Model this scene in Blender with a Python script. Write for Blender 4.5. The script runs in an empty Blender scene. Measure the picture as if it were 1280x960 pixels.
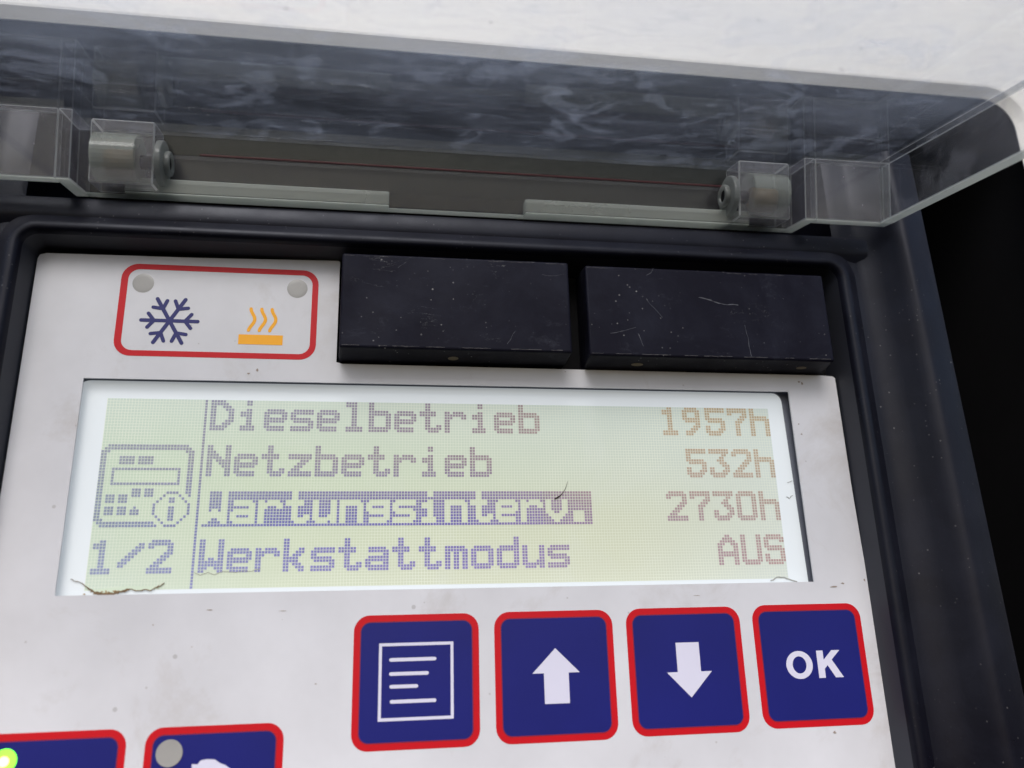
import bpy, bmesh, math, random
from mathutils import Vector, Matrix
random.seed(7)
C = bpy.context.scene.collection
SC = bpy.context.scene
MM = 0.001

# ------------------------------------------------------------------ camera
# panel frame: x right, y up, z out of the panel (millimetres) -> world (x, -z, y) in metres
def W(x, y, z=0.0):
    return Vector((x * MM, -z * MM, y * MM))

cam_d = bpy.data.cameras.new('camera')
cam = bpy.data.objects.new('camera', cam_d)
C.objects.link(cam)
cam_d.sensor_width = 36.0
cam_d.lens = 1027.655 / 1280.0 * 36.0
cam_d.clip_start = 0.005
cam_d.clip_end = 500.0
Rp = [[0.98779634, -0.02690274, 0.15341004],
      [0.01975536, -0.95537257, -0.29474222],
      [0.15449311, 0.29417596, -0.94318205]]      # rows: image right, image down, view direction in panel axes
def axis(v):
    return Vector((v[0], -v[2], v[1]))
rx, dn, fw = axis(Rp[0]), axis(Rp[1]), axis(Rp[2])
cm = Matrix((rx, -dn, -fw)).transposed().to_4x4()
cm.translation = W(-14.313, -26.372, 152.486)
cam.matrix_world = cm
cam_d.dof.use_dof = True
cam_d.dof.focus_distance = 0.158
cam_d.dof.aperture_fstop = 14.0
SC.camera = cam

# ------------------------------------------------------------------ light
world = bpy.data.worlds.new('World')
SC.world = world
world.use_nodes = True
wn = world.node_tree
sky = wn.nodes.new('ShaderNodeTexSky')
sky.sky_type = 'NISHITA'
sky.sun_disc = False
SUN_EL, SUN_AZ = math.radians(43), math.radians(191)      # azimuth measured clockwise from +Y
sky.sun_elevation = SUN_EL
sky.sun_rotation = SUN_AZ
sky.dust_density = 3.0
bg = wn.nodes['Background']
bg.inputs['Strength'].default_value = 0.13
wn.links.new(sky.outputs[0], bg.inputs['Color'])
sun_d = bpy.data.lights.new('sun', 'SUN')
sun_d.energy = 1.5
sun_d.angle = math.radians(28)
sun_d.color = (0.99, 0.98, 1.0)
sun = bpy.data.objects.new('sun', sun_d)
C.objects.link(sun)
sdir = Vector((math.sin(SUN_AZ) * math.cos(SUN_EL), math.cos(SUN_AZ) * math.cos(SUN_EL), math.sin(SUN_EL)))
sun.rotation_euler = sdir.to_track_quat('Z', 'Y').to_euler()
SC.view_settings.view_transform = 'Standard'
SC.view_settings.look = 'None'
SC.view_settings.gamma = 1.0
SC.view_settings.exposure = 0.55
SC.cycles.max_bounces = 16
SC.cycles.transparent_max_bounces = 24
SC.cycles.transmission_bounces = 12

# ------------------------------------------------------------------ helpers
def s2l(c):
    return tuple(((v / 255) / 12.92 if v <= 10 else (((v / 255) + 0.055) / 1.055) ** 2.4) for v in c)

class NT:
    def __init__(s, name):
        s.m = bpy.data.materials.new(name)
        s.m.use_nodes = True
        s.t = s.m.node_tree
        s.b = s.t.nodes['Principled BSDF']
        s.out = s.t.nodes['Material Output']
        s.tc = s.t.nodes.new('ShaderNodeTexCoord')
    def n(s, kind, **kw):
        x = s.t.nodes.new(kind)
        for k, v in kw.items():
            setattr(x, k, v)
        return x
    def l(s, a, b):
        s.t.links.new(a, b)
    def mapping(s, scale=(1, 1, 1), rot=(0, 0, 0), loc=(0, 0, 0)):
        m = s.n('ShaderNodeMapping')
        m.inputs['Scale'].default_value = scale
        m.inputs['Rotation'].default_value = rot
        m.inputs['Location'].default_value = loc
        s.l(s.tc.outputs['Object'], m.inputs['Vector'])
        return m.outputs[0]
    def noise(s, scale, detail=4, rough=0.6, vec=None, dist=0.0):
        x = s.n('ShaderNodeTexNoise')
        x.inputs['Scale'].default_value = scale
        x.inputs['Detail'].default_value = detail
        x.inputs['Roughness'].default_value = rough
        x.inputs['Distortion'].default_value = dist
        s.l(vec or s.tc.outputs['Object'], x.inputs['Vector'])
        return x.outputs['Fac']
    def ramp(s, fac, stops):
        x = s.n('ShaderNodeValToRGB')
        e = x.color_ramp.elements
        while len(e) < len(stops):
            e.new(0.5)
        for i, (p, c) in enumerate(stops):
            e[i].position = p
            e[i].color = (c, c, c, 1) if isinstance(c, (int, float)) else tuple(c) + (1,)
        s.l(fac, x.inputs[0])
        return x.outputs[0]
    def math(s, op, a, b=None):
        x = s.n('ShaderNodeMath', operation=op)
        for i, v in enumerate((a, b)):
            if v is None:
                continue
            if isinstance(v, (int, float)):
                x.inputs[i].default_value = v
            else:
                s.l(v, x.inputs[i])
        return x.outputs[0]
    def mix(s, fac, a, b):
        x = s.n('ShaderNodeMix', data_type='RGBA')
        if isinstance(fac, (int, float)):
            x.inputs[0].default_value = fac
        else:
            s.l(fac, x.inputs[0])
        for i, v in ((6, a), (7, b)):
            if isinstance(v, tuple):
                x.inputs[i].default_value = tuple(v)[:3] + (1,)
            else:
                s.l(v, x.inputs[i])
        return x.outputs[2]
    def specks(s, scale, radius, seed=(0, 0, 0), keep=0.5):
        m = s.mapping(loc=seed)
        v = s.n('ShaderNodeTexVoronoi')
        v.inputs['Scale'].default_value = scale
        s.l(m, v.inputs['Vector'])
        d = s.math('LESS_THAN', v.outputs['Distance'], radius)
        sep = s.n('ShaderNodeSeparateColor')
        s.l(v.outputs['Color'], sep.inputs[0])
        k = s.math('LESS_THAN', sep.outputs[0], keep)
        return s.math('MULTIPLY', d, k)
    def bump(s, h, strength=0.2, dist=0.0002):
        x = s.n('ShaderNodeBump')
        x.inputs['Strength'].default_value = strength
        x.inputs['Distance'].default_value = dist
        s.l(h, x.inputs['Height'])
        s.l(x.outputs[0], s.b.inputs['Normal'])

def simple(name, col, rough=0.5, spec=0.4, var=0.08, vscale=90, bump=0.0):
    t = NT(name)
    lin = s2l(col)
    f = t.noise(vscale)
    hi = tuple(min(1, v * (1 + var)) for v in lin)
    lo = tuple(v * (1 - var) for v in lin)
    t.l(t.mix(f, lo, hi), t.b.inputs['Base Color'])
    t.b.inputs['Roughness'].default_value = rough
    t.b.inputs['Specular IOR Level'].default_value = spec
    if bump:
        t.bump(t.noise(2500, 2), bump, 0.0001)
    return t.m

def plate_mat():
    t = NT('white_film')
    f = t.noise(28, 5, 0.62)
    fine = t.noise(700, 2, 0.5)
    col = t.mix(t.ramp(f, [(0.35, 0.0), (0.7, 1.0)]), (0.54, 0.543, 0.575), (0.635, 0.64, 0.68))
    stain = t.ramp(t.noise(42, 7, 0.7, dist=0.6), [(0.55, 0.0), (0.76, 0.6)])
    col = t.mix(stain, col, (0.40, 0.37, 0.35))
    sp = t.specks(230, 0.085, (0.3, 0.1, 0.2), 0.10)
    col = t.mix(t.math('MULTIPLY', sp, 0.35), col, (0.14, 0.12, 0.10))
    sp2 = t.specks(620, 0.12, (0.7, 0.4, 0.9), 0.06)
    col = t.mix(t.math('MULTIPLY', sp2, 0.35), col, (0.2, 0.17, 0.15))
    t.l(col, t.b.inputs['Base Color'])
    t.b.inputs['Roughness'].default_value = 0.42
    t.b.inputs['Specular IOR Level'].default_value = 0.35
    t.bump(fine, 0.15, 0.00005)
    return t.m

def black_mat(name, base=(0.012, 0.012, 0.016), dust=(0.07, 0.07, 0.08), rough=0.5, specks=True, dusty=0.35, spec=0.3):
    t = NT(name)
    f = t.noise(55, 6, 0.68, dist=0.4)
    col = t.mix(t.ramp(f, [(0.42, 0.0), (0.8, dusty)]), base, dust)
    for sc_, rad, keep, amt, seed in ((520, 0.09, 0.22, 0.8, (0.2, 0.5, 0.1)), (900, 0.13, 0.34, 0.6, (0.6, 0.1, 0.3)), (260, 0.045, 0.16, 0.8, (0.1, 0.9, 0.7))):
        sp = t.specks(sc_, rad, seed, keep)
        msk = t.ramp(t.noise(60, 2, vec=t.mapping(loc=(3 + seed[0], 1, 2))), [(0.42, 0.08), (0.6, 1.0)])
        col = t.mix(t.math('MULTIPLY', t.math('MULTIPLY', sp, msk), amt * (1.0 if specks else 0.35)), col, (0.30, 0.29, 0.29))
    if specks:
        # a few fine scratches and lifted scuffs
        scr = t.noise(95, 5, 0.65, vec=t.mapping(scale=(0.5, 1, 1.3), rot=(0.2, 0.5, 0.1)), dist=0.5)
        line = t.math('LESS_THAN', t.math('ABSOLUTE', t.math('SUBTRACT', scr, 0.5)), 0.0022)
        gate = t.ramp(t.noise(48, 3, vec=t.mapping(loc=(1, 4, 2))), [(0.56, 0.0), (0.66, 1.0)])
        col = t.mix(t.math('MULTIPLY', t.math('MULTIPLY', line, gate), specks), col, (0.22, 0.22, 0.22))
        scuff = t.ramp(t.noise(130, 8, 0.8, vec=t.mapping(scale=(0.7, 1, 1.5), loc=(9, 3, 5)), dist=0.4), [(0.57, 0.0), (0.72, 0.5)])
        col = t.mix(scuff, col, (0.05, 0.052, 0.068))
    t.l(col, t.b.inputs['Base Color'])
    r = t.ramp(t.noise(70, 4), [(0.3, rough - 0.1), (0.7, rough + 0.12)])
    t.l(r, t.b.inputs['Roughness'])
    t.b.inputs['Specular IOR Level'].default_value = spec
    t.b.inputs['Specular Tint'].default_value = (0.84, 0.88, 1.0, 1)
    t.bump(t.noise(1800, 3), 0.25, 0.00006)
    return t.m

def screen_mat(name, attr=None, col=None, emit=0.28, grid=False):
    """back-lit layer: dim reflection plus the panel's own light, both in the layer's colour"""
    t = NT(name)
    if attr:
        a = t.n('ShaderNodeVertexColor')
        a.layer_name = attr
        c = a.outputs[0]
    else:
        c = t.mix(t.noise(35, 3), tuple(v * 0.97 for v in s2l(col)), tuple(min(1, v * 1.03) for v in s2l(col)))
    if grid:
        sep = t.n('ShaderNodeSeparateXYZ')
        t.l(t.tc.outputs['Object'], sep.inputs[0])
        g = []
        for o, off in ((0, 0.0636), (2, 0.01696)):
            fr = t.math('FRACT', t.math('MULTIPLY', t.math('ADD', sep.outputs[o], off + 0.53), 1.0 / 0.00053))
            g.append(t.math('LESS_THAN', fr, 0.17))
        gg = t.math('MAXIMUM', g[0], g[1])
        fade = t.ramp(t.noise(45, 3), [(0.3, 0.35), (0.7, 0.95)])
        c = t.mix(t.math('MULTIPLY', gg, fade), c, s2l((232, 238, 222)))
        # blotches where the front film has lifted
        c = t.mix(t.ramp(t.noise(60, 5, 0.7, dist=1.0), [(0.55, 0.0), (0.8, 0.25)]), c, s2l((222, 228, 224)))
    t.l(t.mix(0.32, c, (0.0, 0.0, 0.0)), t.b.inputs['Base Color'])
    t.l(c, t.b.inputs['Emission Color'])
    t.b.inputs['Emission Strength'].default_value = emit
    t.b.inputs['Roughness'].default_value = 0.35
    t.b.inputs['Specular IOR Level'].default_value = 0.3
    return t.m

def clear_mat(name, haze_lo=0.03, haze_hi=0.22, tint=(0.86, 0.87, 0.87), smear=True, hazecol=(0.62, 0.67, 0.74)):
    """clear acrylic: sees straight through, mirrors by angle, dulled by wiped dust and scratches"""
    t = NT(name)
    N = t.t.nodes
    N.remove(t.b)
    tr = t.n('ShaderNodeBsdfTransparent'); tr.inputs[0].default_value = tint + (1,)
    gl = t.n('ShaderNodeBsdfGlossy'); gl.inputs['Roughness'].default_value = 0.05
    fr = t.n('ShaderNodeFresnel')
    geo = t.n('ShaderNodeNewGeometry')                  # both faces of the slab mirror alike
    t.l(t.math('ADD', t.math('MULTIPLY', geo.outputs['Backfacing'], 1 / 1.42 - 1.42), 1.42), fr.inputs[0])
    m1 = t.n('ShaderNodeMixShader')
    t.l(fr.outputs[0], m1.inputs[0]); t.l(tr.outputs[0], m1.inputs[1]); t.l(gl.outputs[0], m1.inputs[2])
    df = t.n('ShaderNodeBsdfDiffuse'); df.inputs[0].default_value = hazecol + (1,)
    tl = t.n('ShaderNodeBsdfTranslucent'); tl.inputs[0].default_value = hazecol + (1,)
    m2 = t.n('ShaderNodeMixShader'); m2.inputs[0].default_value = 0.5
    t.l(df.outputs[0], m2.inputs[1]); t.l(tl.outputs[0], m2.inputs[2])
    broad = t.ramp(t.noise(26, 5, 0.6, vec=t.mapping(scale=(0.55, 1, 1)), dist=0.3), [(0.34, haze_lo), (0.72, haze_lo + (haze_hi - haze_lo) * 0.45)])
    fac = broad
    if smear:
        # wiped dust: soft streaks across, broken by finer ones, heavier towards the free edge of the sheet
        sm = t.ramp(t.noise(48, 7, 0.7, vec=t.mapping(scale=(0.6, 1.5, 1.5)), dist=0.5), [(0.44, 0.0), (0.76, haze_hi * 0.8)])
        fine = t.ramp(t.noise(190, 8, 0.75, vec=t.mapping(scale=(0.45, 1.2, 1.2), rot=(0, 0.25, 0.1)), dist=0.35), [(0.52, 0.0), (0.61, haze_hi * 0.5), (0.74, haze_hi * 1.7)])
        blot = t.ramp(t.noise(85, 3, vec=t.mapping(loc=(7, 1, 3)), dist=0.6), [(0.58, 0.0), (0.63, haze_hi * 0.9)])
        sep = t.n('ShaderNodeSeparateXYZ')
        t.l(t.tc.outputs['Object'], sep.inputs[0])
        edge = t.math('MULTIPLY', t.math('MAXIMUM', t.math('SUBTRACT', t.math('MULTIPLY', sep.outputs[1], -1.0), 0.026), 0.0), 2.6)
        scr = t.math('LESS_THAN', t.math('ABSOLUTE', t.math('SUBTRACT', t.noise(38, 3, 0.5, dist=0.4, vec=t.mapping(scale=(1, 3.0, 1), rot=(0, 0.4, 0.5), loc=(5, 2, 1))), 0.5)), 0.0025)
        lg = t.ramp(t.noise(55, 2, vec=t.mapping(loc=(2, 7, 4))), [(0.52, 0.0), (0.6, haze_hi * 2.2)])
        sp = t.math('MULTIPLY', t.specks(520, 0.07, (0.4, 0.8, 0.3), 0.3), haze_hi * 3)
        fac = t.math('ADD', t.math('ADD', t.math('ADD', broad, sm), t.math('ADD', fine, blot)), t.math('MINIMUM', edge, 0.08))
        fac = t.math('MAXIMUM', t.math('MAXIMUM', fac, t.math('MULTIPLY', scr, lg)), sp)
    m3 = t.n('ShaderNodeMixShader')
    t.l(fac, m3.inputs[0]); t.l(m1.outputs[0], m3.inputs[1]); t.l(m2.outputs[0], m3.inputs[2])
    t.l(m3.outputs[0], t.out.inputs['Surface'])
    return t.m

def housing_mat():
    t = NT('white_painted_housing')
    col = t.mix(t.ramp(t.noise(25, 6, 0.65), [(0.3, 0.0), (0.7, 1.0)]), (0.80, 0.775, 0.74), (0.88, 0.86, 0.82))
    sm = t.ramp(t.noise(38, 8, 0.75, vec=t.mapping(scale=(1, 1, 2.2)), dist=0.8), [(0.56, 0.0), (0.78, 0.35)])
    col = t.mix(sm, col, (0.45, 0.44, 0.42))
    sp = t.specks(170, 0.11, (0.1, 0.3, 0.8), 0.12)
    col = t.mix(t.math('MULTIPLY', sp, 0.3), col, (0.3, 0.28, 0.26))
    t.l(col, t.b.inputs['Base Color'])
    t.b.inputs['Roughness'].default_value = 0.55
    t.bump(t.noise(500, 4), 0.2, 0.0002)
    return t.m

M = dict(
    plate=plate_mat(),
    black=black_mat('black_plastic_frame', (0.0045, 0.0045, 0.0085), (0.022, 0.024, 0.038), 0.36, 0.0, 0.35, 0.21),
    button=black_mat('black_button_rubber', (0.006, 0.0055, 0.0115), (0.026, 0.028, 0.044), 0.5, 0.5, 0.55, 0.10),
    inner=simple('dark_grey_plastic', (50, 52, 60), 0.5, 0.3, 0.1),
    dark=simple('black_recess_plastic', (16, 16, 18), 0.8, 0.15, 0.3),  # base colour set near black for the shade deep in the recess
    gasket=simple('window_edge', (118, 122, 134), 0.5, 0.3, 0.35, 60),
    red=simple('red_print', (186, 6, 24), 0.45, 0.22, 0.08, 60, 0.1),
    dred=simple('dark_red_print', (128, 20, 44), 0.45, 0.35, 0.06),
    blue=simple('blue_print', (22, 27, 104), 0.42, 0.2, 0.2, 45, 0.12),
    navy=simple('navy_print', (24, 28, 98), 0.45, 0.3, 0.06),
    orange=simple('orange_print', (236, 164, 14), 0.45, 0.3, 0.05),
    symbol=simple('pale_symbol_print', (205, 204, 222), 0.45, 0.3, 0.04),
    dome=simple('grey_led_dome', (150, 149, 147), 0.3, 0.5, 0.18, 200),
    backlight=screen_mat('backlight_white', col=(226, 233, 238), emit=0.25),
    lcd=screen_mat('liquid_crystal_off', attr='tone', emit=0.20, grid=True),
    dots=screen_mat('liquid_crystal_on', attr='tone', emit=0.22),
    brown2=simple('scorched_film_crumb', (158, 138, 108), 0.7, 0.2, 0.6, 1400),
    brown=simple('scorched_film_edge', (118, 98, 74), 0.6, 0.2, 0.75, 1400),
    peel=screen_mat('lifted_film', col=(206, 220, 200), emit=0.24),
    hair=simple('dark_hair', (48, 38, 34), 0.5, 0.3),
    sheet=clear_mat('clear_acrylic', 0.008, 0.095, hazecol=(0.56, 0.64, 0.80)),
    wall=clear_mat('clear_acrylic_wall', 0.085, 0.12, hazecol=(0.62, 0.60, 0.68)),
    flange=clear_mat('scratched_acrylic', 0.006, 0.075, hazecol=(0.62, 0.62, 0.68)),
    clean=clear_mat('clear_acrylic_clean', 0.002, 0.012, smear=False, hazecol=(0.56, 0.54, 0.60)),
    joint_reflection=simple('dark_red_reflection', (70, 30, 34), 0.5, 0.3),
    milky=clear_mat('milky_acrylic', 0.055, 0.11, smear=False, hazecol=(0.60, 0.59, 0.63)),
    edge=clear_mat('acrylic_cut_edge', 0.6, 0.95, smear=False, hazecol=(0.80, 0.83, 0.79)),
    arris=clear_mat('acrylic_corner', 0.35, 0.7, smear=False, hazecol=(0.8, 0.82, 0.82)),  # pale haze paints bright edge highlights onto the bevels
    frost=clear_mat('frosted_acrylic', 0.25, 0.5, smear=False, hazecol=(0.72, 0.76, 0.70)),
    housing=housing_mat(),
    bush=clear_mat('clouded_acrylic_bush', 0.22, 0.5, smear=False, hazecol=(0.66, 0.71, 0.63)),
    collar=clear_mat('translucent_collar', 0.45, 0.7, smear=False, hazecol=(0.40, 0.42, 0.40)),
    ring=simple('translucent_grey_bush', (150, 154, 148), 0.3, 0.5, 0.2),
    rust=simple('brown_grease', (112, 84, 58), 0.4, 0.4, 0.5, 400),
)
g = bpy.data.materials.new('green_led_light')
g.use_nodes = True
g.node_tree.nodes['Principled BSDF'].inputs['Emission Color'].default_value = (0.10, 1.0, 0.002, 1)
g.node_tree.nodes['Principled BSDF'].inputs['Emission Strength'].default_value = 1.6
g.node_tree.nodes['Principled BSDF'].inputs['Base Color'].default_value = (0.3, 0.8, 0.1, 1)
M['led'] = g
g2 = g.copy()
g2.name = 'led_core_light'
g2.node_tree.nodes['Principled BSDF'].inputs['Emission Color'].default_value = (0.5, 1.0, 0.15, 1)
g2.node_tree.nodes['Principled BSDF'].inputs['Emission Strength'].default_value = 4.0
M['led_core'] = g2

def link(name, bm, mat, parent=None, smooth=False, bevel=0.0, label=None, segs=2):
    bmesh.ops.recalc_face_normals(bm, faces=bm.faces[:])
    me = bpy.data.meshes.new(name)
    bm.to_mesh(me)
    bm.free()
    ob = bpy.data.objects.new(name, me)
    C.objects.link(ob)
    for m in (mat if isinstance(mat, (list, tuple)) else [mat]):
        me.materials.append(m)
    if smooth:
        for p in me.polygons:
            p.use_smooth = True
    if bevel:
        if isinstance(mat, (list, tuple)) and len(mat) > 1:
            edge_slot = 1
        else:
            edge_slot = -1
        b = ob.modifiers.new('bevel', 'BEVEL')
        b.width = bevel * MM
        b.segments = segs
        b.limit_method = 'ANGLE'
        b.angle_limit = math.radians(35)
        b.harden_normals = False
        b.material = edge_slot
    if parent:
        ob.parent = parent
    if label:
        ob['label'] = label
    return ob

def empty(name, label, cat, loc=(0, 0, 0)):
    o = bpy.data.objects.new(name, None)
    C.objects.link(o)
    o.empty_display_size = 0.01
    o['label'] = label
    o['category'] = cat
    return o

def rrect(x0, y0, x1, y1, r, n=8):
    if not isinstance(r, (list, tuple)):
        r = (r,) * 4                       # tl, tr, br, bl
    pts = []
    for (cx, cy, a0, rr) in ((x0 + r[0], y1 - r[0], 180, r[0]), (x1 - r[1], y1 - r[1], 90, r[1]),
                             (x1 - r[2], y0 + r[2], 0, r[2]), (x0 + r[3], y0 + r[3], -90, r[3])):
        for i in range(n + 1):
            a = math.radians(a0 - 90 * i / n)
            pts.append((cx + rr * math.cos(a), cy + rr * math.sin(a)))
    out = [pts[0]]
    for p in pts[1:]:
        if abs(p[0] - out[-1][0]) + abs(p[1] - out[-1][1]) > 1e-6:
            out.append(p)
    return out

def circle(cx, cy, rx_, ry_=None, n=40):
    ry_ = ry_ or rx_
    return [(cx + rx_ * math.cos(2 * math.pi * i / n), cy + ry_ * math.sin(2 * math.pi * i / n)) for i in range(n)]

def slab(bm, loops, z0, z1):
    """flat piece with outline loops[0] and holes loops[1:], front face at z1, sides down to z0"""
    es, rings = [], []
    for lp in loops:
        vs = [bm.verts.new(W(x, y, z1)) for x, y in lp]
        rings.append(vs)
        for i in range(len(vs)):
            es.append(bm.edges.new((vs[i], vs[(i + 1) % len(vs)])))
    bmesh.ops.triangle_fill(bm, use_beauty=True, use_dissolve=False, edges=es, normal=Vector((0, -1, 0)))
    if z0 is not None:
        for lp, vs in zip(loops, rings):
            lo = [bm.verts.new(W(x, y, z0)) for x, y in lp]
            for i in range(len(vs)):
                j = (i + 1) % len(vs)
                bm.faces.new((vs[i], vs[j], lo[j], lo[i]))

def stroke(bm, pts, w, z0, z1, taper=None, cap=True):
    """rounded line of width w along pts"""
    L, Rr = [], []
    n = len(pts)
    for i, p in enumerate(pts):
        a = pts[max(0, i - 1)]; b = pts[min(n - 1, i + 1)]
        d = Vector((b[0] - a[0], b[1] - a[1])).normalized()
        nn = Vector((-d.y, d.x))
        ww = (w if taper is None else w * taper[i]) / 2
        L.append((p[0] + nn.x * ww, p[1] + nn.y * ww))
        Rr.append((p[0] - nn.x * ww, p[1] - nn.y * ww))
    def capp(p, q, d):
        c = ((p[0] + q[0]) / 2, (p[1] + q[1]) / 2)
        r = math.hypot(p[0] - c[0], p[1] - c[1])
        a0 = math.atan2(p[1] - c[1], p[0] - c[0])
        return [(c[0] + r * math.cos(a0 - math.pi * k / 6), c[1] + r * math.sin(a0 - math.pi * k / 6)) for k in range(1, 6)]
    loop = list(L)
    if cap:
        loop += capp(L[-1], Rr[-1], 1)
    loop += Rr[::-1]
    if cap:
        loop += capp(Rr[0], L[0], 1)
    slab(bm, [loop], z0, z1)

def box(bm, x0, y0, z0, x1, y1, z1):
    v = [bm.verts.new(W(x, y, z)) for x in (x0, x1) for y in (y0, y1) for z in (z0, z1)]
    for f in ((0, 1, 3, 2), (4, 6, 7, 5), (0, 4, 5, 1), (2, 3, 7, 6), (0, 2, 6, 4), (1, 5, 7, 3)):
        bm.faces.new([v[i] for i in f])

def hexa(bm, a, b):
    """a, b: two quads (lists of four panel points) joined to a solid"""
    va = [bm.verts.new(W(*p)) for p in a]
    vb = [bm.verts.new(W(*p)) for p in b]
    bm.faces.new(va); bm.faces.new(vb[::-1])
    for i in range(4):
        j = (i + 1) % 4
        bm.faces.new((va[i], va[j], vb[j], vb[i]))

# ------------------------------------------------------------------ white housing with the black recess
house = empty('refrigeration_housing', 'dirty white painted housing surrounding the black recess above the clear cover', 'housing')
ZH, ZR = 15.0, 12.9
open_front = rrect(-121, -120, 126.0, 88.3, (9, 9, 9, 9), 10)
open_big = rrect(-122.5, -121.5, 127.5, 89.8, (9, 9, 9, 9), 10)
bm = bmesh.new()
slab(bm, [rrect(-330, -320, 330, 300, 12), rrect(-121.6, -120.6, 126.6, 88.9, 9.5, 10)], None, ZH)
rings = []
for (off, z) in ((0.6, ZH), (0.12, ZH - 0.12), (-1.75, ZH - 1.75), (-1.8, ZH - 1.9), (-1.7, ZR), (1.5, ZR)):
    rings.append([bm.verts.new(W(x, y, z)) for x, y in rrect(-121 - off, -120 - off, 126.0 + off, 88.3 + off, 9 + off * 0.8, 10)])
for a, b in zip(rings, rings[1:]):
    for i in range(len(a)):
        j = (i + 1) % len(a)
        bm.faces.new((a[i], a[j], b[j], b[i]))
bmesh.ops.remove_doubles(bm, verts=bm.verts[:], dist=1e-6)
link('wall_panel', bm, M['housing'], house)
bm = bmesh.new()
r0 = [bm.verts.new(W(x, y, ZR - 0.05)) for x, y in open_big]
r1 = [bm.verts.new(W(x, y, -48)) for x, y in open_big]
for i in range(len(r0)):
    j = (i + 1) % len(r0)
    bm.faces.new((r0[i], r0[j], r1[j], r1[i]))
bm.faces.new(r1)
link('black_recess', bm, M['dark'], house)
bm = bmesh.new()
box(bm, 113.5, -120, -47, 115.5, 89, -14)
link('recess_rib', bm, M['inner'], house)

# ------------------------------------------------------------------ control panel
panel = empty('control_panel', 'white refrigeration control panel in a black frame with lit display, blue keys and black buttons', 'control panel')

# faceplate film with its window
Z = 2.0
win = [(-67.45, -17.8), (67.75, -17.8), (67.6, 20.1), (-67.45, 20.1)]
outer = [(-78.15, -66), (-78.15, 43.2), (-77.8, 44.0), (-76.8, 44.3), (-50, 44.6), (-23.6, 45.2), (-23.2, 45.0), (-23.2, 24.2), (-22.0, 23.9),
         (75.4, 23.75), (77.9, 23.6), (78.35, 23.2), (78.45, 0), (78.9, -20), (79.0, -66)]
bm = bmesh.new()
slab(bm, [outer, win], 1.65, Z)
link('faceplate', bm, M['plate'], panel)
bm = bmesh.new()
slab(bm, [rrect(-77.9, -66, 78.2, 23.6, 0.3), [(-70, -20.6), (70.2, -20.6), (70.2, 22.2), (-70, 22.2)]], -1.2, 1.62)
box(bm, -70.5, -21, -1.25, 70.7, 22.6, -0.6)
link('window_surround', bm, M['gasket'], panel, label='dark gap round the display window')
bm = bmesh.new()
box(bm, -80.5, -72, -3.0, 81.5, 48, -1.3)
link('back_board', bm, M['dark'], panel)

# black frame: raised lip round the faceplate, then a trough and an outer ridge each side
bm = bmesh.new()
prof = [(-1.3, -1.3), (-1.1, 1.0), (-0.35, 6.6), (-0.1, 7.35), (0.2, 7.8), (0.6, 8.0), (1.2, 8.0), (1.7, 7.85), (2.6, 7.35), (3.6, 6.9), (4.2, 4.0)]
path_n = 10
def sweep(bm, prof):
    rings = []
    for d, z in prof:
        lp = rrect(-79.45 - d, -75, 79.75 + d * 1.0, 46.3 + d, (3.0 + d * 0.8, 3.0 + d * 0.8, 0.1, 0.1), path_n)
        rings.append([bm.verts.new(W(x, y, z)) for x, y in lp])
    for a, b in zip(rings, rings[1:]):
        for i in range(len(a)):
            j = (i + 1) % len(a)
            bm.faces.new((a[i], a[j], b[j], b[i]))
sweep(bm, prof[:3])
inner = link('inner_wall', bm, M['inner'], panel, smooth=True, label='smooth dark grey wall inside the black frame')
bm = bmesh.new()
sweep(bm, prof[2:])
sp_prof = [(80.3, -30), (80.3, 5.6), (82.2, 6.3), (84.5, 6.0), (87.0, 6.6), (89.5, 8.6), (91.3, 10.6), (92.1, 11.35), (92.8, 11.85), (93.4, 12.1), (94.0, 12.15), (94.7, 12.05), (98.6, 11.3), (99.2, 11.0), (99.5, 10.3), (99.7, 2), (102.5, 1.6), (102.8, -30)]
for s in (1, -1):
    rows = []
    for y in (-80, 30, 58, 72):
        k = 1.0 if y > -79 else 1.014
        rows.append([bm.verts.new(W(s * (x + (0.018 * (20 - y) if x > 85 else 0)), y, z)) for x, z in sp_prof])
    for a, b in zip(rows, rows[1:]):
        for i in range(len(a) - 1):
            bm.faces.new((a[i], a[i + 1], b[i + 1], b[i]))
    bm.faces.new(rows[-1])
# top shelf under the hinge
tp = [(47.0, 3.0), (47.2, 5.6), (49.2, 7.05), (50.4, 7.2), (52.6, 7.2), (53.3, 6.9), (53.6, 6.2), (53.8, -30)]
rows = [[bm.verts.new(W(x, y, z)) for y, z in tp] for x in (-90, 90)]
for i in range(len(tp) - 1):
    bm.faces.new((rows[0][i], rows[0][i + 1], rows[1][i + 1], rows[1][i]))
for r in rows:
    bm.faces.new(r)
frame = link('frame', bm, M['black'], panel, smooth=True)
try:
    frame.data.set_sharp_from_angle(angle=math.radians(40))
except Exception:
    pass

# ---- display
def tone(bmv, col):
    pass
disp_bm = bmesh.new()
dl = rrect(-69.3, -20.2, 66.85, 20.3, (2.6, 1.9, 0.6, 0.6), 8)
slab(disp_bm, [[(x + (0.022 * (18 - y) if x > 60 else 0), y) for x, y in dl]], -0.55, 0.0)
disp = link('display', disp_bm, M['backlight'], panel, label='lit liquid crystal display with a white border')

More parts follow.
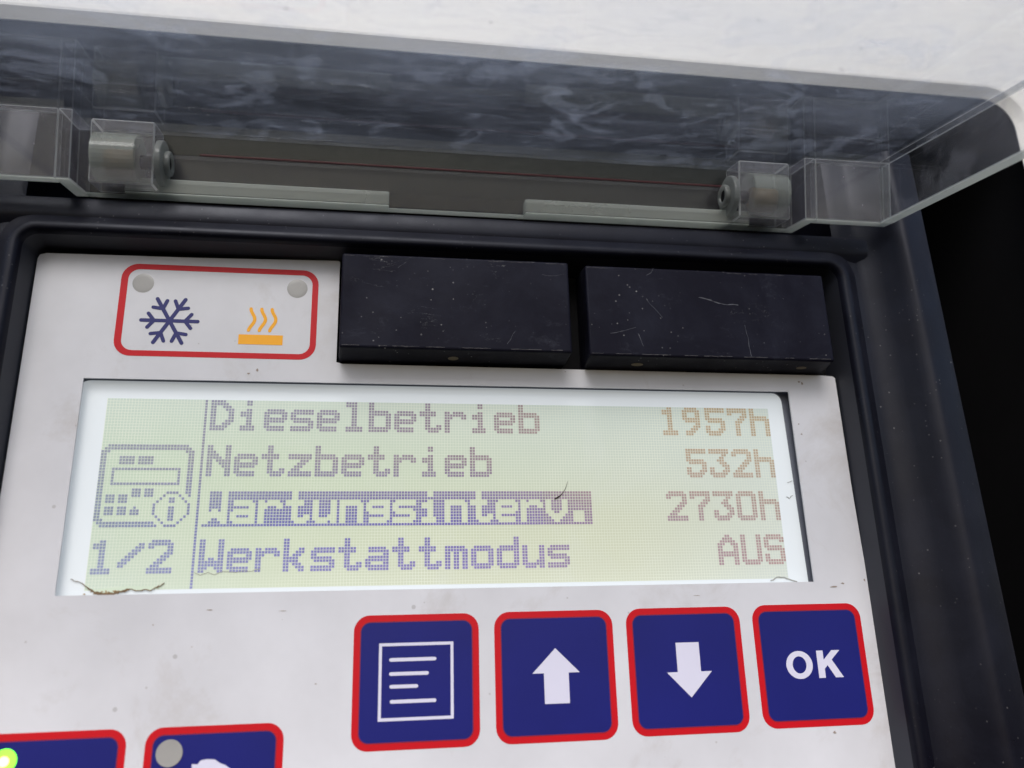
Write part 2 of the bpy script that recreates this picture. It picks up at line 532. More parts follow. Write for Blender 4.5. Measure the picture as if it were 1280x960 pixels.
LC = [[(200, 218, 204), (198, 214, 200), (202, 216, 202), (200, 214, 206), (206, 220, 215)],
      [(192, 214, 186), (196, 214, 182), (200, 214, 188), (204, 214, 196), (208, 219, 212)],
      [(196, 216, 190), (204, 218, 182), (206, 214, 178), (206, 210, 178), (208, 217, 206)],
      [(200, 218, 200), (210, 220, 190), (210, 214, 184), (212, 216, 188), (210, 219, 212)]]
DC = [[(144, 147, 160), (140, 134, 148), (142, 122, 130), (182, 156, 120), (188, 162, 124)],
      [(144, 150, 156), (146, 136, 144), (148, 128, 130), (180, 152, 128), (184, 160, 134)],
      [(132, 142, 160), (104, 102, 170), (108, 94, 166), (160, 128, 148), (176, 148, 140)],
      [(140, 148, 182), (138, 134, 184), (136, 122, 180), (160, 132, 160), (182, 144, 142)]]
def grid_col(T, c, r):
    u = max(0, min(0.9999, c / 240)) * 4
    v = max(0, min(0.9999, r / 64)) * 3
    i, j = int(u), int(v)
    fu, fv = u - i, v - j
    o = []
    for k in range(3):
        a = T[j][i][k] * (1 - fu) + T[j][i + 1][k] * fu
        b = T[j + 1][i][k] * (1 - fu) + T[j + 1][i + 1][k] * fu
        o.append(a * (1 - fv) + b * fv)
    if T is DC:
        gry = sum(o) / 3
        o = [gry + (v - gry) * 0.85 for v in o]
        o = [o[0] + 4, o[1] + 6, o[2] + (16 if c < 150 else 8)]
    else:
        o = [v * 0.78 + w_ * 0.22 for v, w_ in zip(o, (214, 221, 218))]
    return s2l(o)
P = 0.53
def cx_(c): return (c - 120) * P
def cy_(r): return (32 - r) * P
def quads(name, cells, mat, parent, z, gap, T, jitter=0.0):
    """cells: (c0, r0, c1, r1) rectangles in display dots"""
    bm = bmesh.new()
    lay = bm.loops.layers.float_color.new('tone')
    for (c0, r0, c1, r1) in cells:
        j = 1 + random.uniform(-jitter, jitter)
        pts = [(c0 + gap, r1 - gap), (c1 - gap, r1 - gap), (c1 - gap, r0 + gap), (c0 + gap, r0 + gap)]
        f = bm.faces.new([bm.verts.new(W(cx_(a), cy_(b), z)) for a, b in pts])
        for lo, (a, b) in zip(f.loops, pts):
            lo[lay] = tuple(min(1, v * j) for v in grid_col(T, a, b)) + (1,)
    me = bpy.data.meshes.new(name)
    bm.to_mesh(me); bm.free()
    me.materials.append(mat)
    ob = bpy.data.objects.new(name, me)
    C.objects.link(ob)
    ob.parent = parent
    return ob
quads('display_area', [(c, r, c + 8, r + 8) for c in range(0, 240, 8) for r in range(0, 64, 8)], M['lcd'], disp, 0.03, 0, LC)

B = {
'D': '11111000 11111100 11001110 11000111 11000011 11000011 11000011 11000111 11001110 11111100 11111000',
'N': '11000011 11000011 11100011 11110011 11111011 11011111 11001111 11000111 11000011 11000011 11000011',
'W': '11000011 11000011 11000011 11000011 11000011 11000011 11011011 11111111 11111111 11100111 11000011',
'A': '00011000 00111100 01111110 11100111 11000011 11000011 11111111 11111111 11000011 11000011 11000011',
'U': '11000011 11000011 11000011 11000011 11000011 11000011 11000011 11000011 11000011 11111111 01111110',
'S': '01111110 11111111 11000011 11000000 11111110 01111111 00000011 11000011 11000011 11111111 01111110',
'i': '00011000 00011000 0 00011000 01111000 01111000 00011000 00011000 00011000 01111100 01111100',
'e': '0 0 0 01111110 11111111 11000011 11111111 11111110 11000000 11111110 01111110',
's': '0 0 0 01111111 11111111 11000000 11111110 01111111 00000011 11111111 11111110',
'l': '01111000 01111000 00011000 00011000 00011000 00011000 00011000 00011000 00011000 01111110 01111110',
'b': '11000000 11000000 11000000 11111110 11111111 11000011 11000011 11000011 11000011 11111111 11111110',
't': '00110000 00110000 00110000 11111100 11111100 00110000 00110000 00110000 00110011 00111111 00011110',
'r': '0 0 0 11011110 11111111 11100011 11000000 11000000 11000000 11000000 11000000',
'z': '0 0 0 11111111 11111111 00001110 00011100 00111000 01110000 11111111 11111111',
'a': '0 0 0 01111110 01111111 00000011 01111111 11111111 11000011 11111111 01111111',
'u': '0 0 0 11000011 11000011 11000011 11000011 11000011 11000111 11111111 01111011',
'n': '0 0 0 11111110 11111111 11000011 11000011 11000011 11000011 11000011 11000011',
'g': '0 0 0 01111111 11111111 11000011 11111111 01111111 00000011 01111111 01111110',
'v': '0 0 0 11000011 11000011 11000011 11000011 11100111 01111110 00111100 00011000',
'.': '0 0 0 0 0 0 0 01111000 01111000 01111000 01111000',
'k': '11000000 11000000 11000000 11000110 11001110 11011100 11111000 11111000 11011100 11001110 11000110',
'm': '0 0 0 11111110 11111111 11011011 11011011 11011011 11011011 11011011 11011011',
'o': '0 0 0 01111110 11111111 11000011 11000011 11000011 11000011 11111111 01111110',
'd': '00000011 00000011 00000011 01111111 11111111 11000011 11000011 11000011 11000011 11111111 01111110',
'h': '11000000 11000000 11000000 11111110 11111111 11000011 11000011 11000011 11000011 11000011 11000011',
'1': '00011000 01111000 01111000 00011000 00011000 00011000 00011000 00011000 00011000 01111110 01111110',
'2': '01111110 11111111 11000011 00000011 00000111 00001110 00011100 00111000 01110000 11111111 11111111',
'3': '11111111 11111111 00000110 00001100 00011100 00001110 00000111 11000011 11000111 11111110 01111100',
'5': '11111111 11111111 11000000 11000000 11111110 01111111 00000011 11000011 11000111 11111110 01111100',
'7': '11111111 11111111 11000011 00000111 00001110 00011100 00011000 00011000 00011000 00011000 00011000',
'9': '01111100 11111110 11000110 11000110 11111110 01111110 00000110 00001110 00011100 01111000 01110000',
'0': '01111110 11111111 11000011 11000011 11000011 11000011 11000011 11000011 11000011 11111111 01111110',
'/': '0 00000011 00000111 00001110 00011100 00111000 01110000 11100000 11000000 0 0',
}
def text_cells(txt, c0, r0):
    s = set()
    for k, ch in enumerate(txt):
        for r, row in enumerate(B[ch].split()):
            row = row.zfill(8)
            for c in range(8):
                if row[c] == '1':
                    s.add((c0 + 9 * k + c, r0 + r))
    return s
def dots(name, s, label=None):
    o = quads(name, [(c, r, c + 1, r + 1) for c, r in sorted(s)], M['dots'], disp, 0.07, 0.095, DC, 0.07)
    if label:
        o['label'] = label
    return o
for txt, c, r, lab in (('Dieselbetrieb', 34, 0, 'grey pixel text Dieselbetrieb'), ('1957h', 196, 0, 'tan pixel text 1957h'),
                       ('Netzbetrieb', 34, 16, 'grey pixel text Netzbetrieb'), ('532h', 205, 16, 'tan pixel text 532h'),
                       ('2730h', 196, 32, 'mauve pixel text 2730h'), ('Werkstattmodus', 34, 48, 'violet pixel text Werkstattmodus'),
                       ('AUS', 214, 48, 'mauve pixel text AUS'), ('1/2', 0, 48, 'grey pixel text 1/2')):
    if txt == 'AUS': c = 232 - 18
    dots('text_line', text_cells(txt, c, r), lab)
hl = {(c, r) for c in range(34, 168) for r in range(32, 44)} - text_cells('Wartungsinterv.', 34, 32)
dots('highlighted_text_line', hl, 'violet bar with the text Wartungsinterv. left clear')
dots('divider_line', {(32, r) for r in range(64)})
ic = set()
def fr(c0, r0, c1, r1):
    return {(c, r) for c in range(c0, c1 + 1) for r in range(r0, r1 + 1)}
ic |= fr(2, 16, 27, 16) | fr(1, 17, 28, 17) | fr(0, 18, 2, 18) | fr(27, 18, 29, 18) | fr(0, 19, 1, 40) | fr(0, 41, 2, 41) | fr(1, 42, 18, 42) | fr(2, 43, 19, 43)
ic |= fr(28, 19, 29, 32) | fr(29, 33, 29, 33)
ic |= fr(6, 20, 10, 22) | fr(12, 20, 16, 22)
ic |= fr(4, 24, 25, 24) | fr(4, 29, 25, 29) | fr(4, 24, 4, 29) | fr(25, 24, 25, 29)
for a, b in ((11, 31), (15, 31), (3, 33), (7, 33), (3, 37), (7, 37)):
    ic |= fr(a, b, a + 2, b + 2)
ic |= fr(12, 37, 12, 37) | fr(11, 38, 13, 39)
ic |= fr(22, 32, 25, 32) | fr(22, 43, 25, 43) | fr(18, 36, 18, 39) | fr(29, 36, 29, 39)
ic |= {(21, 33), (20, 34), (19, 35), (26, 33), (27, 34), (28, 35), (19, 40), (20, 41), (21, 42), (28, 40), (27, 41), (26, 42)}
ic |= fr(23, 34, 24, 35) | fr(23, 37, 24, 41)
dots('device_symbol', ic, 'pixel drawing of a control box with an i in a circle')

# lifted, scorched film along the lower left of the window
top = [(-65.9, -15.0), (-65.2, -15.3), (-64.4, -15.45), (-63.8, -15.75), (-63.2, -16.4), (-62.5, -16.8), (-61.8, -17.3), (-60.9, -17.55), (-59.9, -17.6), (-59.0, -17.55),
       (-57.9, -17.2), (-57.2, -17.15), (-56.2, -16.75), (-55.3, -17.0), (-54.0, -17.0), (-52.8, -17.05), (-52.0, -16.6), (-51.4, -16.35), (-50.8, -15.85)]
bm = bmesh.new()
slab(bm, [[(-63.5, -16.9), (-63.0, -16.6)] + [(x, min(y, -16.5)) for x, y in top[5:17]] + [(-51.2, -16.9 + 0.5), (-57, -16.3)]], None, 0.045)
link('lifted_film', bm, M['peel'], disp, label='pale green film lifted below the 1/2')
def ragged(pts, k=4, amp=0.12):
    out = []
    for a_, b_ in zip(pts, pts[1:]):
        for i in range(k):
            q = i / k
            out.append((a_[0] + (b_[0] - a_[0]) * q + random.uniform(-amp, amp) * 0.6, a_[1] + (b_[1] - a_[1]) * q + random.uniform(-amp, amp)))
    return out + [pts[-1]]
bm = bmesh.new()
for j in range(26):                                     # crumbs of scorched film under the edge
    x = random.gauss(-59.6, 1.3)
    y = -17.5 + random.uniform(-0.1, 0.45)
    w_ = random.uniform(0.08, 0.28)
    slab(bm, [[(x + w_ * random.uniform(0.5, 1) * math.cos(t_), y + w_ * random.uniform(0.4, 0.9) * math.sin(t_)) for t_ in (0, 1.2, 2.3, 3.4, 4.6, 5.5)]], 0.05, 0.1 + 0.004 * j)
link('scorched_crumbs', bm, M['brown2'], disp)['kind'] = 'stuff'
TW = [0.1, 0.15, 0.2, 0.35, 0.6, 0.7, 1.2, 1.5, 1.5, 1.2, 0.8, 0.9, 0.4, 0.35, 0.5, 0.35, 0.5, 0.3, 0.1]
rt = ragged(top)
rw = [TW[min(18, i // 4)] * random.uniform(0.5, 1.3) for i in range(len(rt))]
bm = bmesh.new()
stroke(bm, rt, 0.36, 0.06, 0.32, rw)
link('scorched_edge', bm, M['brown'], disp, label='ragged brown scorched line at the lower left of the display')
bm = bmesh.new()
stroke(bm, ragged([(-46.0, -14.2), (-45.0, -14.6), (-43.8, -14.2), (-42.6, -14.6), (-41.2, -14.1), (-39.6, -14.3), (-38.2, -14.0), (-36.4, -14.1), (-35, -13.7)], 3, 0.1), 0.1, 0.06, 0.12)
link('film_crack', bm, simple('film_crack_grey', (158, 160, 148), 0.5), disp)
bm = bmesh.new()
for pts, w in (([(60.0, -17.35), (61.2, -16.75), (62.6, -16.7), (63.6, -17.1), (65.2, -17.6)], 0.3),
               ([(66.9, 2.0), (65.9, 1.7)], 0.12), ([(66.6, -0.9), (65.8, -1.5), (65.3, -1.2)], 0.14)):
    stroke(bm, ragged(pts, 3, 0.08), w * 0.7, 0.05, 0.16)
link('film_chip', bm, simple('film_chip_grey', (158, 160, 156), 0.6), disp)

# loose specks and smudges of dirt stuck to the faceplate
dirt_m = simple('dirt', (150, 138, 130), 0.9, 0.1, 0.5, 1500)
for (x, y, sx, sy) in ((71.6, -18.8, 1.5, 0.28), (73.6, -18.2, 0.5, 0.25), (70.2, 22.3, 0.5, 0.3), (70.8, 21.9, 0.3, 0.5), (67.9, -44.4, 0.5, 0.4), (-24.6, -33.0, 0.28, 0.2),
                       (-51.5, -22.8, 0.22, 0.2), (-45.0, -26.5, 0.16, 0.14), (-42.6, -20.6, 0.9, 0.12), (-30.6, -21.0, 1.0, 0.12), (-39.0, 21.6, 0.5, 0.3), (-37.5, 22.3, 0.35, 0.5),
                       (78.2, -17.6, 0.3, 0.5), (78.9, -19.6, 0.35, 0.6), (68.9, 13.3, 0.3, 0.2), (69.2, 11.2, 0.35, 0.25), (44, -19.9, 1.1, 0.1)):
    n = 11
    lp = []
    for i in range(n):
        a = 2 * math.pi * i / n
        k = random.uniform(0.3, 0.8)
        lp.append((x + sx * k * math.cos(a), y + sy * k * math.sin(a)))
    bm = bmesh.new()
    slab(bm, [lp], 2.0, 2.06)
    link('dirt_speck', bm, dirt_m, panel)

# ---- membrane keys
def key(x0, y0, x1, y1, label, bw=1.25, rad=2.7):
    bm = bmesh.new()
    slab(bm, [rrect(x0, y0, x1, y1, rad)], 2.0, 2.04)
    k = link('key', bm, M['red'], panel, label=label)
    bm = bmesh.new()
    slab(bm, [rrect(x0 + bw - 0.18, y0 + bw - 0.18, x1 - bw + 0.18, y1 - bw + 0.18, rad - bw + 0.3), rrect(x0 + bw, y0 + bw, x1 - bw, y1 - bw, rad - bw + 0.1)], 2.04, 2.06)
    link('key_outline', bm, M['dred'], k)
    bm = bmesh.new()
    slab(bm, [rrect(x0 + bw, y0 + bw, x1 - bw, y1 - bw, rad - bw + 0.1)], 2.04, 2.07)
    link('key_face', bm, M['blue'], k)
    return k
ZS0, ZS1 = 2.07, 2.10
k = key(-18.5, -43.9, 3.15, -22.1, 'blue key with a framed page of lines')
bm = bmesh.new()
slab(bm, [[(-14.15, -39.35), (-1.35, -39.35), (-1.35, -26.8), (-14.15, -26.8)], [(-13.65, -38.85), (-1.85, -38.85), (-1.85, -27.3), (-13.65, -27.3)]], ZS0, ZS1)
for y, xa, xb in ((-29.55, -12.1, -4.6), (-31.85, -12.1, -5.9), (-33.9, -12.0, -7.7), (-36.3, -11.9, -4.6)):
    stroke(bm, [(xa, y), (xb, y)], 0.58, ZS0, ZS1)
link('page_symbol', bm, M['symbol'], k)
k = key(5.9, -43.85, 27.5, -22.05, 'blue key with an arrow pointing up')
bm = bmesh.new()
slab(bm, [[(16.75, -28.45), (12.5, -32.6), (14.55, -32.6), (14.55, -37.65), (19.0, -37.65), (19.0, -32.6), (21.0, -32.6)]], ZS0, ZS1)
link('up_arrow_symbol', bm, M['symbol'], k)
k = key(30.05, -43.65, 51.9, -22.0, 'blue key with an arrow pointing down')
bm = bmesh.new()
slab(bm, [[(41.3, -37.55), (37.05, -33.2), (39.1, -33.2), (39.1, -28.15), (43.5, -28.15), (43.5, -33.2), (45.55, -33.2)]], ZS0, ZS1)
link('down_arrow_symbol', bm, M['symbol'], k)
k = key(54.4, -43.4, 76.2, -21.9, 'blue key marked OK')
bm = bmesh.new()
slab(bm, [circle(62.65, -32.7, 2.6, 2.45), circle(62.65, -32.7, 1.35, 1.5)], ZS0, ZS1)
slab(bm, [[(66.25, -35.1), (67.55, -35.1), (67.55, -33.55), (68.2, -32.9), (69.55, -35.1), (71.15, -35.1), (69.15, -31.95), (70.95, -30.3), (69.3, -30.3), (67.55, -31.95), (67.55, -30.3), (66.25, -30.3)]], ZS0, ZS1)
link('ok_lettering', bm, M['symbol'], k)
k = key(-75.5, -60.6, -53.8, -38.75, 'blue key with a glowing green lamp')
bm = bmesh.new()
slab(bm, [circle(-71.5, -42.7, 1.75)], ZS0, 2.15)
lamp = link('led_lamp', bm, M['led'], k, label='glowing green indicator lamp')
bm = bmesh.new()
slab(bm, [circle(-71.6, -42.8, 0.75)], 2.16, 2.3)
link('led_lamp', bm, M['led_core'], k, label='yellowish white centre of the green lamp')
k = key(-50.95, -60.6, -29.35, -38.8, 'blue key with a grey lamp window and a plug symbol')
bm = bmesh.new()
slab(bm, [circle(-47.1, -42.7, 2.05)], ZS0, 2.2)
link('led_window', bm, M['dome'], k)
bm = bmesh.new()
slab(bm, [[(-43.5, -44.5), (-42.6, -44.55), (-42.2, -44.0), (-41.2, -43.85), (-40.0, -43.95), (-39.2, -44.5), (-38.2, -44.9), (-36.9, -45.9), (-35.9, -47.6), (-36.6, -47.9),
           (-37.6, -46.6), (-38.5, -46.0), (-39.0, -46.6), (-40.2, -47.6), (-42.0, -47.9), (-42.4, -47.2), (-43.7, -47.3), (-43.7, -46.7), (-42.5, -46.6), (-42.5, -45.2), (-43.5, -45.1)]], ZS0, ZS1)
link('plug_symbol', bm, M['symbol'], k)

# ---- indicator field
bm = bmesh.new()
slab(bm, [rrect(-63.15, 24.5, -27.1, 42.85, 3.0), rrect(-61.9, 25.6, -28.25, 41.75, 2.0)], 2.0, 2.04)
ind = link('indicator_field', bm, M['red'], panel, label='red outlined field with the cooling and heating symbols')
for x, y in ((-59.18, 38.92), (-31.07, 38.95)):
    bm = bmesh.new()
    n0 = None
    for r_, z in ((1.92, 2.01), (1.8, 2.03), (1.3, 2.05), (0.6, 2.06)):
        ring = [bm.verts.new(W(px, py, z)) for px, py in circle(x, y, r_, n=32)]
        if n0:
            for i in range(32):
                bm.faces.new((n0[i], n0[(i + 1) % 32], ring[(i + 1) % 32], ring[i]))
        n0 = ring
    bm.faces.new(n0)
    link('led_window', bm, M['dome'], ind, smooth=True)
bm = bmesh.new()
cx0, cy0 = -53.83, 31.53
for a in range(3):
    t = math.radians(60 * a)
    d = Vector((math.cos(t), math.sin(t)))
    stroke(bm, [(cx0 - d.x * 5.0, cy0 - d.y * 5.0), (cx0 + d.x * 5.0, cy0 + d.y * 5.0)], 0.72, 2.0, 2.04 + a * 0.004)
for a in range(6):
    t = math.radians(60 * a)
    b = (cx0 + 2.75 * math.cos(t), cy0 + 2.75 * math.sin(t))
    for i, s in enumerate((-1, 1)):
        u = t + s * math.radians(52)
        stroke(bm, [b, (b[0] + 1.75 * math.cos(u), b[1] + 1.75 * math.sin(u))], 0.68, 2.0, 2.053 + i * 0.004)
link('snowflake_symbol', bm, M['navy'], ind)
bm = bmesh.new()
slab(bm, [[(-41.3, 27.3), (-33.25, 27.3), (-33.25, 29.25), (-41.3, 29.25)]], 2.0, 2.04)
for x in (-39.45, -37.5, -35.6):
    pts = []
    for i in range(25):
        q = i / 24
        pts.append((x + 0.42 - 0.45 * math.cos(2 * math.pi * (q * 0.95 + 0.02)) + 0.22 * (0.5 - q), 34.45 - 4.35 * q))
    stroke(bm, pts, 0.62, 2.0, 2.04)
link('heating_symbol', bm, M['orange'], ind)

# ---- two large black buttons
mark_m = simple('pale_mould_mark', (120, 108, 88), 0.6, 0.2, 0.3)
def button(bx0, by0, bx1, by1, fx0, fy0, fx1, fy1, zf, marks, label):
    bm = bmesh.new()
    hexa(bm, [(bx0, by0, -1.2), (bx1, by0, -1.2), (bx1, by1, -1.2), (bx0, by1, -1.2)], [(fx0, fy0, zf), (fx1, fy0, zf), (fx1, fy1, zf), (fx0, fy1, zf)])
    o = link('black_button', bm, M['button'], panel, bevel=0.45, segs=3, label=label)
    for (x, z, w, h) in marks:                      # gate marks on the underside face
        bm = bmesh.new()
        q = (z + 1.2) / (zf + 1.2)
        y = by0 + (fy0 - by0) * q - 0.03
        dy = (fy0 - by0) / (zf + 1.2)
        vs = [bm.verts.new(W(x + w * math.cos(a), y + dy * h * math.sin(a), z + h * math.sin(a))) for a in [2 * math.pi * i / 14 for i in range(14)]]
        bm.faces.new(vs)
        vs2 = [bm.verts.new(v.co + Vector((0, 0, 0.00015))) for v in vs]
        for i in range(14):
            bm.faces.new((vs[i], vs[(i + 1) % 14], vs2[(i + 1) % 14], vs2[i]))
        link('mould_mark', bm, mark_m, o)
    return o
button(-22.95, 24.05, 20.9, 45.4, -22.45, 25.0, 21.15, 43.8, 8.5, [(-1.3, 4.6, 1.0, 0.8)], 'plain black button beside the red indicator field')
button(24.9, 23.75, 75.5, 45.2, 24.5, 24.65, 74.9, 43.4, 8.5, [(35, 4.6, 1.2, 0.7), (69.5, 4.9, 1.1, 0.6)], 'scuffed black button at the corner of the panel')

scr_m = simple('pale_scratch', (88, 89, 96), 0.7, 0.2, 0.5, 900)
edge_m = simple('worn_edge', (84, 82, 84), 0.7, 0.2, 0.6, 900)
btns = [o for o in C.objects if o.name.startswith('black_button')]
def scratch(o, pts, w, taper=None, m=None, name='scratch'):
    bm = bmesh.new()
    stroke(bm, pts, w * 0.7, 8.49, 8.515, taper, cap=False)
    link(name, bm, m or scr_m, o)
def walk(x, y, ang, n, step, wob):
    pts = [(x, y)]
    for i in range(n):
        ang += random.uniform(-wob, wob) * 0.5
        x += step * math.cos(ang); y += step * math.sin(ang)
        pts.append((x, y))
    return pts
b1, b2 = btns
scratch(b2, walk(47.5, 37.4, -0.25, 14, 0.6, 0.5), 0.26, [random.uniform(0.2, 1.5) for _ in range(15)])
scratch(b2, walk(56.6, 31.8, -1.45, 12, 0.55, 0.3), 0.13, [random.uniform(0.3, 1.3) for _ in range(13)])
scratch(b2, walk(36.6, 36.8, -1.2, 10, 0.5, 0.35), 0.13, [random.uniform(0.2, 1.2) for _ in range(11)])
scratch(b2, walk(28.8, 29.2, 0.05, 9, 0.6, 0.3), 0.14, [random.uniform(0.2, 1.2) for _ in range(10)])
scratch(b2, walk(34.4, 29.3, -1.3, 6, 0.45, 0.2), 0.16, [random.uniform(0.4, 1.2) for _ in range(7)])
scratch(b2, walk(37, 41.8, 0.1, 6, 0.4, 0.8), 0.1)
scratch(b1, walk(8.6, 26.4, 1.2, 8, 0.4, 0.7), 0.12, [random.uniform(0.2, 1.0) for _ in range(9)])
scratch(b1, walk(15.8, 41.0, 0.0, 9, 0.5, 0.4), 0.1, [random.uniform(0.2, 1.0) for _ in range(10)])
scratch(b1, walk(-12, 41.2, 0.9, 5, 0.4, 0.4), 0.12, [random.uniform(0.2, 1.0) for _ in range(6)])
for o, xa, xb, yb, yt in ((b1, -22.0, 20.7, 25.42, 43.38), (b2, 25.0, 74.5, 25.07, 42.98)):
    for y, w in ((yb, 0.17), (yt, 0.11)):
        x = xa
        while x < xb - 2:
            n = random.randint(4, 14)
            L_ = [(x + 0.45 * i, y + random.uniform(-0.04, 0.04)) for i in range(n) if x + 0.45 * i < xb]
            if len(L_) > 2 and (y == yb or random.random() < 0.6):
                scratch(o, L_, w, [random.uniform(0.2, 1.2) for _ in L_], edge_m, 'worn_edge')
            x += 0.45 * n + random.uniform(0.4, 3.5)

# ------------------------------------------------------------------ hinged clear cover
lid = empty('clear_cover', 'scratched clear plastic cover hinged open above the display', 'cover')
dv = Vector((0.0, -0.2205, 0.9754)).normalized()       # along the sheet towards the viewer
nv = Vector((0.0, 0.9754, 0.2205)).normalized()        # outer side of the sheet
A = Vector((0.0, 66.24, 16.0))                         # inside corner of sheet and hinge wall
def L3(x, a, b):
    """x across, a towards the viewer, b up from the sheet's inner face"""
    v = A + dv * a + nv * b
    return (x, v.y, v.z)
def lbox(bm, x0, a0, b0, x1, a1, b1):
    hexa(bm, [L3(x0, a0, b0), L3(x1, a0, b0), L3(x1, a1, b0), L3(x0, a1, b0)], [L3(x0, a0, b1), L3(x1, a0, b1), L3(x1, a1, b1), L3(x0, a1, b1)])
T = 2.4
XL = 86.9
XR = 70.3
DEP = 12.75
RD = 8.0
bm = bmesh.new()
outline = [(-XL - T, -T), (-XR - T, -T), (-XR - T, -RD - T), (XR + T, -RD - T), (XR + T, -T), (XL + T, -T), (XL + T, 78), (-XL - T, 78)]
lo = [bm.verts.new(W(*L3(x, a, 0.02))) for x, a in outline]
hi = [bm.verts.new(W(*L3(x, a, T))) for x, a in outline]
bm.faces.new(lo); bm.faces.new(hi)
for i in range(8):
    j = (i + 1) % 8
    bm.faces.new((lo[i], lo[j], hi[j], hi[i]))
sheet = link('cover_sheet', bm, M['sheet'], lid)
def clear_wall(name, boxes, parent, mat='wall'):
    bm = bmesh.new()
    for b in boxes:
        lbox(bm, *b)
    return link(name, bm, [M[mat], M['arris']] if mat == 'wall' else M[mat], parent, bevel=0.18, segs=1)
for s in (1, -1):
    x0, x1 = (XL, XL + T) if s > 0 else (-XL - T, -XL)
    DE = DEP - 2.4                                     # the side walls get shallower towards the front
    bm = bmesh.new()
    hexa(bm, [L3(x0, 0, -DEP), L3(x1, 0, -DEP), L3(x1, 78, -DE), L3(x0, 78, -DE)], [L3(x0, 0, 0), L3(x1, 0, 0), L3(x1, 78, 0), L3(x0, 78, 0)])
    w = link('side_wall', bm, [M['flange'], M['arris']], lid, bevel=0.18, segs=1)
    bm = bmesh.new()
    xa, xb = x0 + 0.02, x1 - 0.02
    hexa(bm, [L3(xa, 0, -DEP - 0.25), L3(xb, 0, -DEP - 0.25), L3(xb, 78, -DE - 0.25), L3(xa, 78, -DE - 0.25)], [L3(xa, 0, -DEP - 0.01), L3(xb, 0, -DEP - 0.01), L3(xb, 78, -DE - 0.01), L3(xa, 78, -DE - 0.01)])
    link('cut_edge', bm, M['edge'], w)
for s in (1, -1):
    xa, xb = (XR + T, XL + T) if s > 0 else (-XL - T, -XR - T)
    w = clear_wall('hinge_wall', [(xa, -T, -DEP, xb, -0.02, 0.0)], lid)
    clear_wall('cut_edge', [(xa, -T + 0.02, -DEP - 0.25, xb, -0.04, -DEP - 0.01)], w, 'edge')
    xa, xb = (XR, XR + T) if s > 0 else (-XR - T, -XR)
    w = clear_wall('step_wall', [(xa, -RD - T, -DEP, xb, -0.04, 0.0)], lid, 'wall')
    clear_wall('cut_edge', [(xa + 0.02, -RD - T, -DEP - 0.25, xb - 0.02, -0.06, -DEP - 0.01)], w, 'edge')
w = clear_wall('recessed_wall', [(-XR + 0.02, -RD - T, -4.65, XR - 0.02, -RD, 0.0)], lid, 'clean')
clear_wall('milky_band', [(-XR + 0.02, -RD - T, -DEP, XR - 0.02, -RD + 0.25, -4.67)], w, 'milky')
clear_wall('reflection_line', [(-50, -RD + 0.03, -4.6, 60, -RD + 0.22, -4.2)], w, 'joint_reflection')  # thin solid strip coloured as the reddish reflection along the wall joint
clear_wall('cut_edge', [(-XR + 0.02, -RD - T + 0.02, -DEP - 0.25, XR - 0.02, -RD - 0.02, -DEP - 0.01)], w, 'edge')
# frosted stop strips either side of the gap
for xa, xb in ((-62.5, -13.9), (13.0, 60.5)):
    s_ = clear_wall('stop_strip', [(xa, -RD + 0.02, -DEP - 0.3, xb, -RD + 3.0, -DEP + 2.4)], lid, 'frost')
    clear_wall('cut_edge', [(xa + 0.02, -RD + 0.04, -DEP - 0.6, xb - 0.02, -RD + 2.98, -DEP - 0.32)], s_, 'edge')

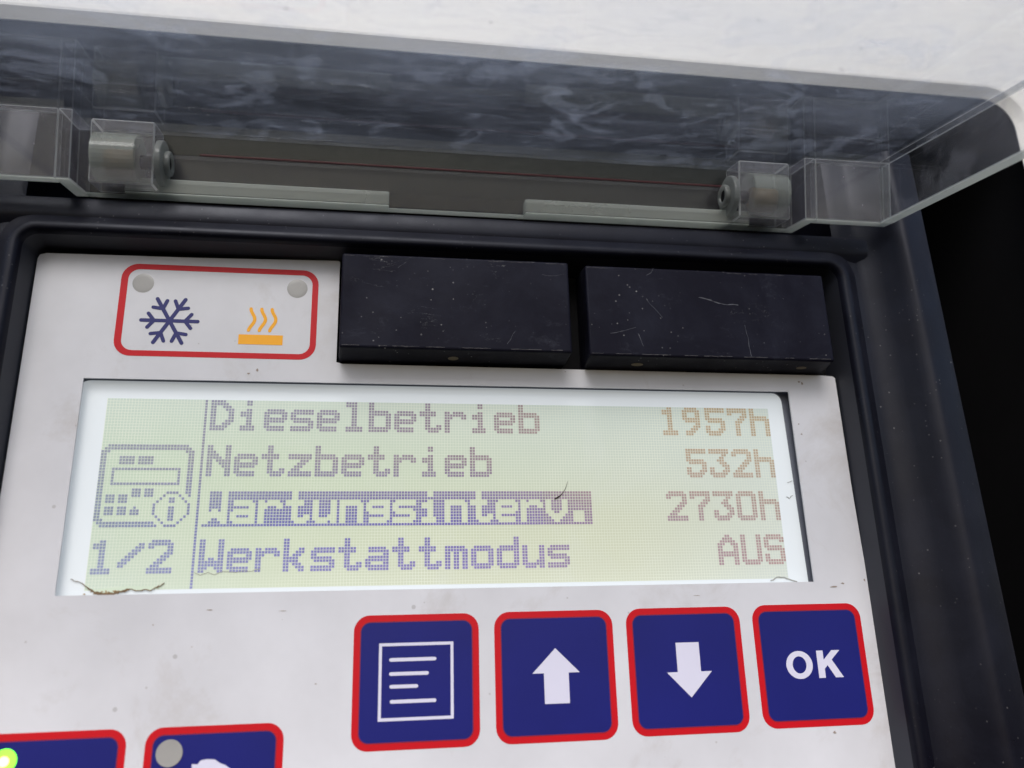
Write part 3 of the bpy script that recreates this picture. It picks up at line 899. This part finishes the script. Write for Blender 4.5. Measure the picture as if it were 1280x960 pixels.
def cyl(bm, x0, x1, a, b, r0, r1=None, n=36, hole=None):
    r1 = r1 if r1 is not None else r0
    def ring(x, r):
        return [bm.verts.new(W(*L3(x, a + r * math.cos(2 * math.pi * i / n), b + r * math.sin(2 * math.pi * i / n)))) for i in range(n)]
    o0, o1 = ring(x0, r0), ring(x1, r1)
    for i in range(n):
        j = (i + 1) % n
        bm.faces.new((o0[i], o0[j], o1[j], o1[i]))
    if hole:
        i0, i1 = ring(x0, hole), ring(x1, hole)
        for i in range(n):
            j = (i + 1) % n
            bm.faces.new((i0[i], i1[i], i1[j], i0[j]))
            bm.faces.new((o0[i], i0[i], i0[j], o0[j]))
            bm.faces.new((o1[i], o1[j], i1[j], i1[i]))
    else:
        bm.faces.new(o0); bm.faces.new(o1)
for s in (1, -1):
    def X(a, b):
        return (a, b) if s > 0 else (-b, -a)
    xo = X(56.6, XR - 2.6)
    bm = bmesh.new()
    lbox(bm, xo[0], -RD + 0.05, -DEP + 0.0, xo[1], -RD + 6.6, -0.9)
    kn = link('hinge_knuckle', bm, [M['wall'], M['arris']], lid, bevel=0.3, segs=1)
    xi = X(59.8, 67.4)
    bm = bmesh.new()
    cyl(bm, xi[0], xi[1], -RD + 3.4, -7.0, 4.4, n=36)
    link('hinge_bush', bm, M['bush'], kn, smooth=False)
    xi = X(60.6, 65.5)
    bm = bmesh.new()
    cyl(bm, xi[0], xi[1], -RD + 3.4, -8.0, 2.5, n=28)
    link('grease', bm, M['rust'], kn, smooth=True)
    xi = X(55.3, 56.5)
    bm = bmesh.new()
    cyl(bm, xi[0], xi[1], -RD + 3.4, -7.6, 4.2, 4.2, hole=1.6)
    cyl(bm, *(X(54.2, 55.25)), -RD + 3.4, -7.6, 2.3, 2.3, hole=1.3)
    link('pin_collar', bm, M['collar'], kn, smooth=False, bevel=0.25)
    bm = bmesh.new()
    xi = X(54.6, 59.6)
    cyl(bm, xi[0], xi[1], -RD + 3.4, -7.6, 1.28)
    link('hinge_pin', bm, M['dark'], kn, smooth=False)

# ------------------------------------------------------------------ hair lying on the display
bm = bmesh.new()
stroke(bm, [(18.3, -1.5), (18.8, -1.3), (19.4, -0.85), (19.9, -0.3), (20.3, 0.3), (20.6, 0.9), (20.85, 1.8)], 0.24, 0.09, 0.2, [1.0, 1.5, 0.8, 0.4, 0.3, 0.22, 0.15])
h = link('hair', bm, M['hair'])
h['label'] = 'short dark hair lying on the display above the letter v'
h['category'] = 'hair'
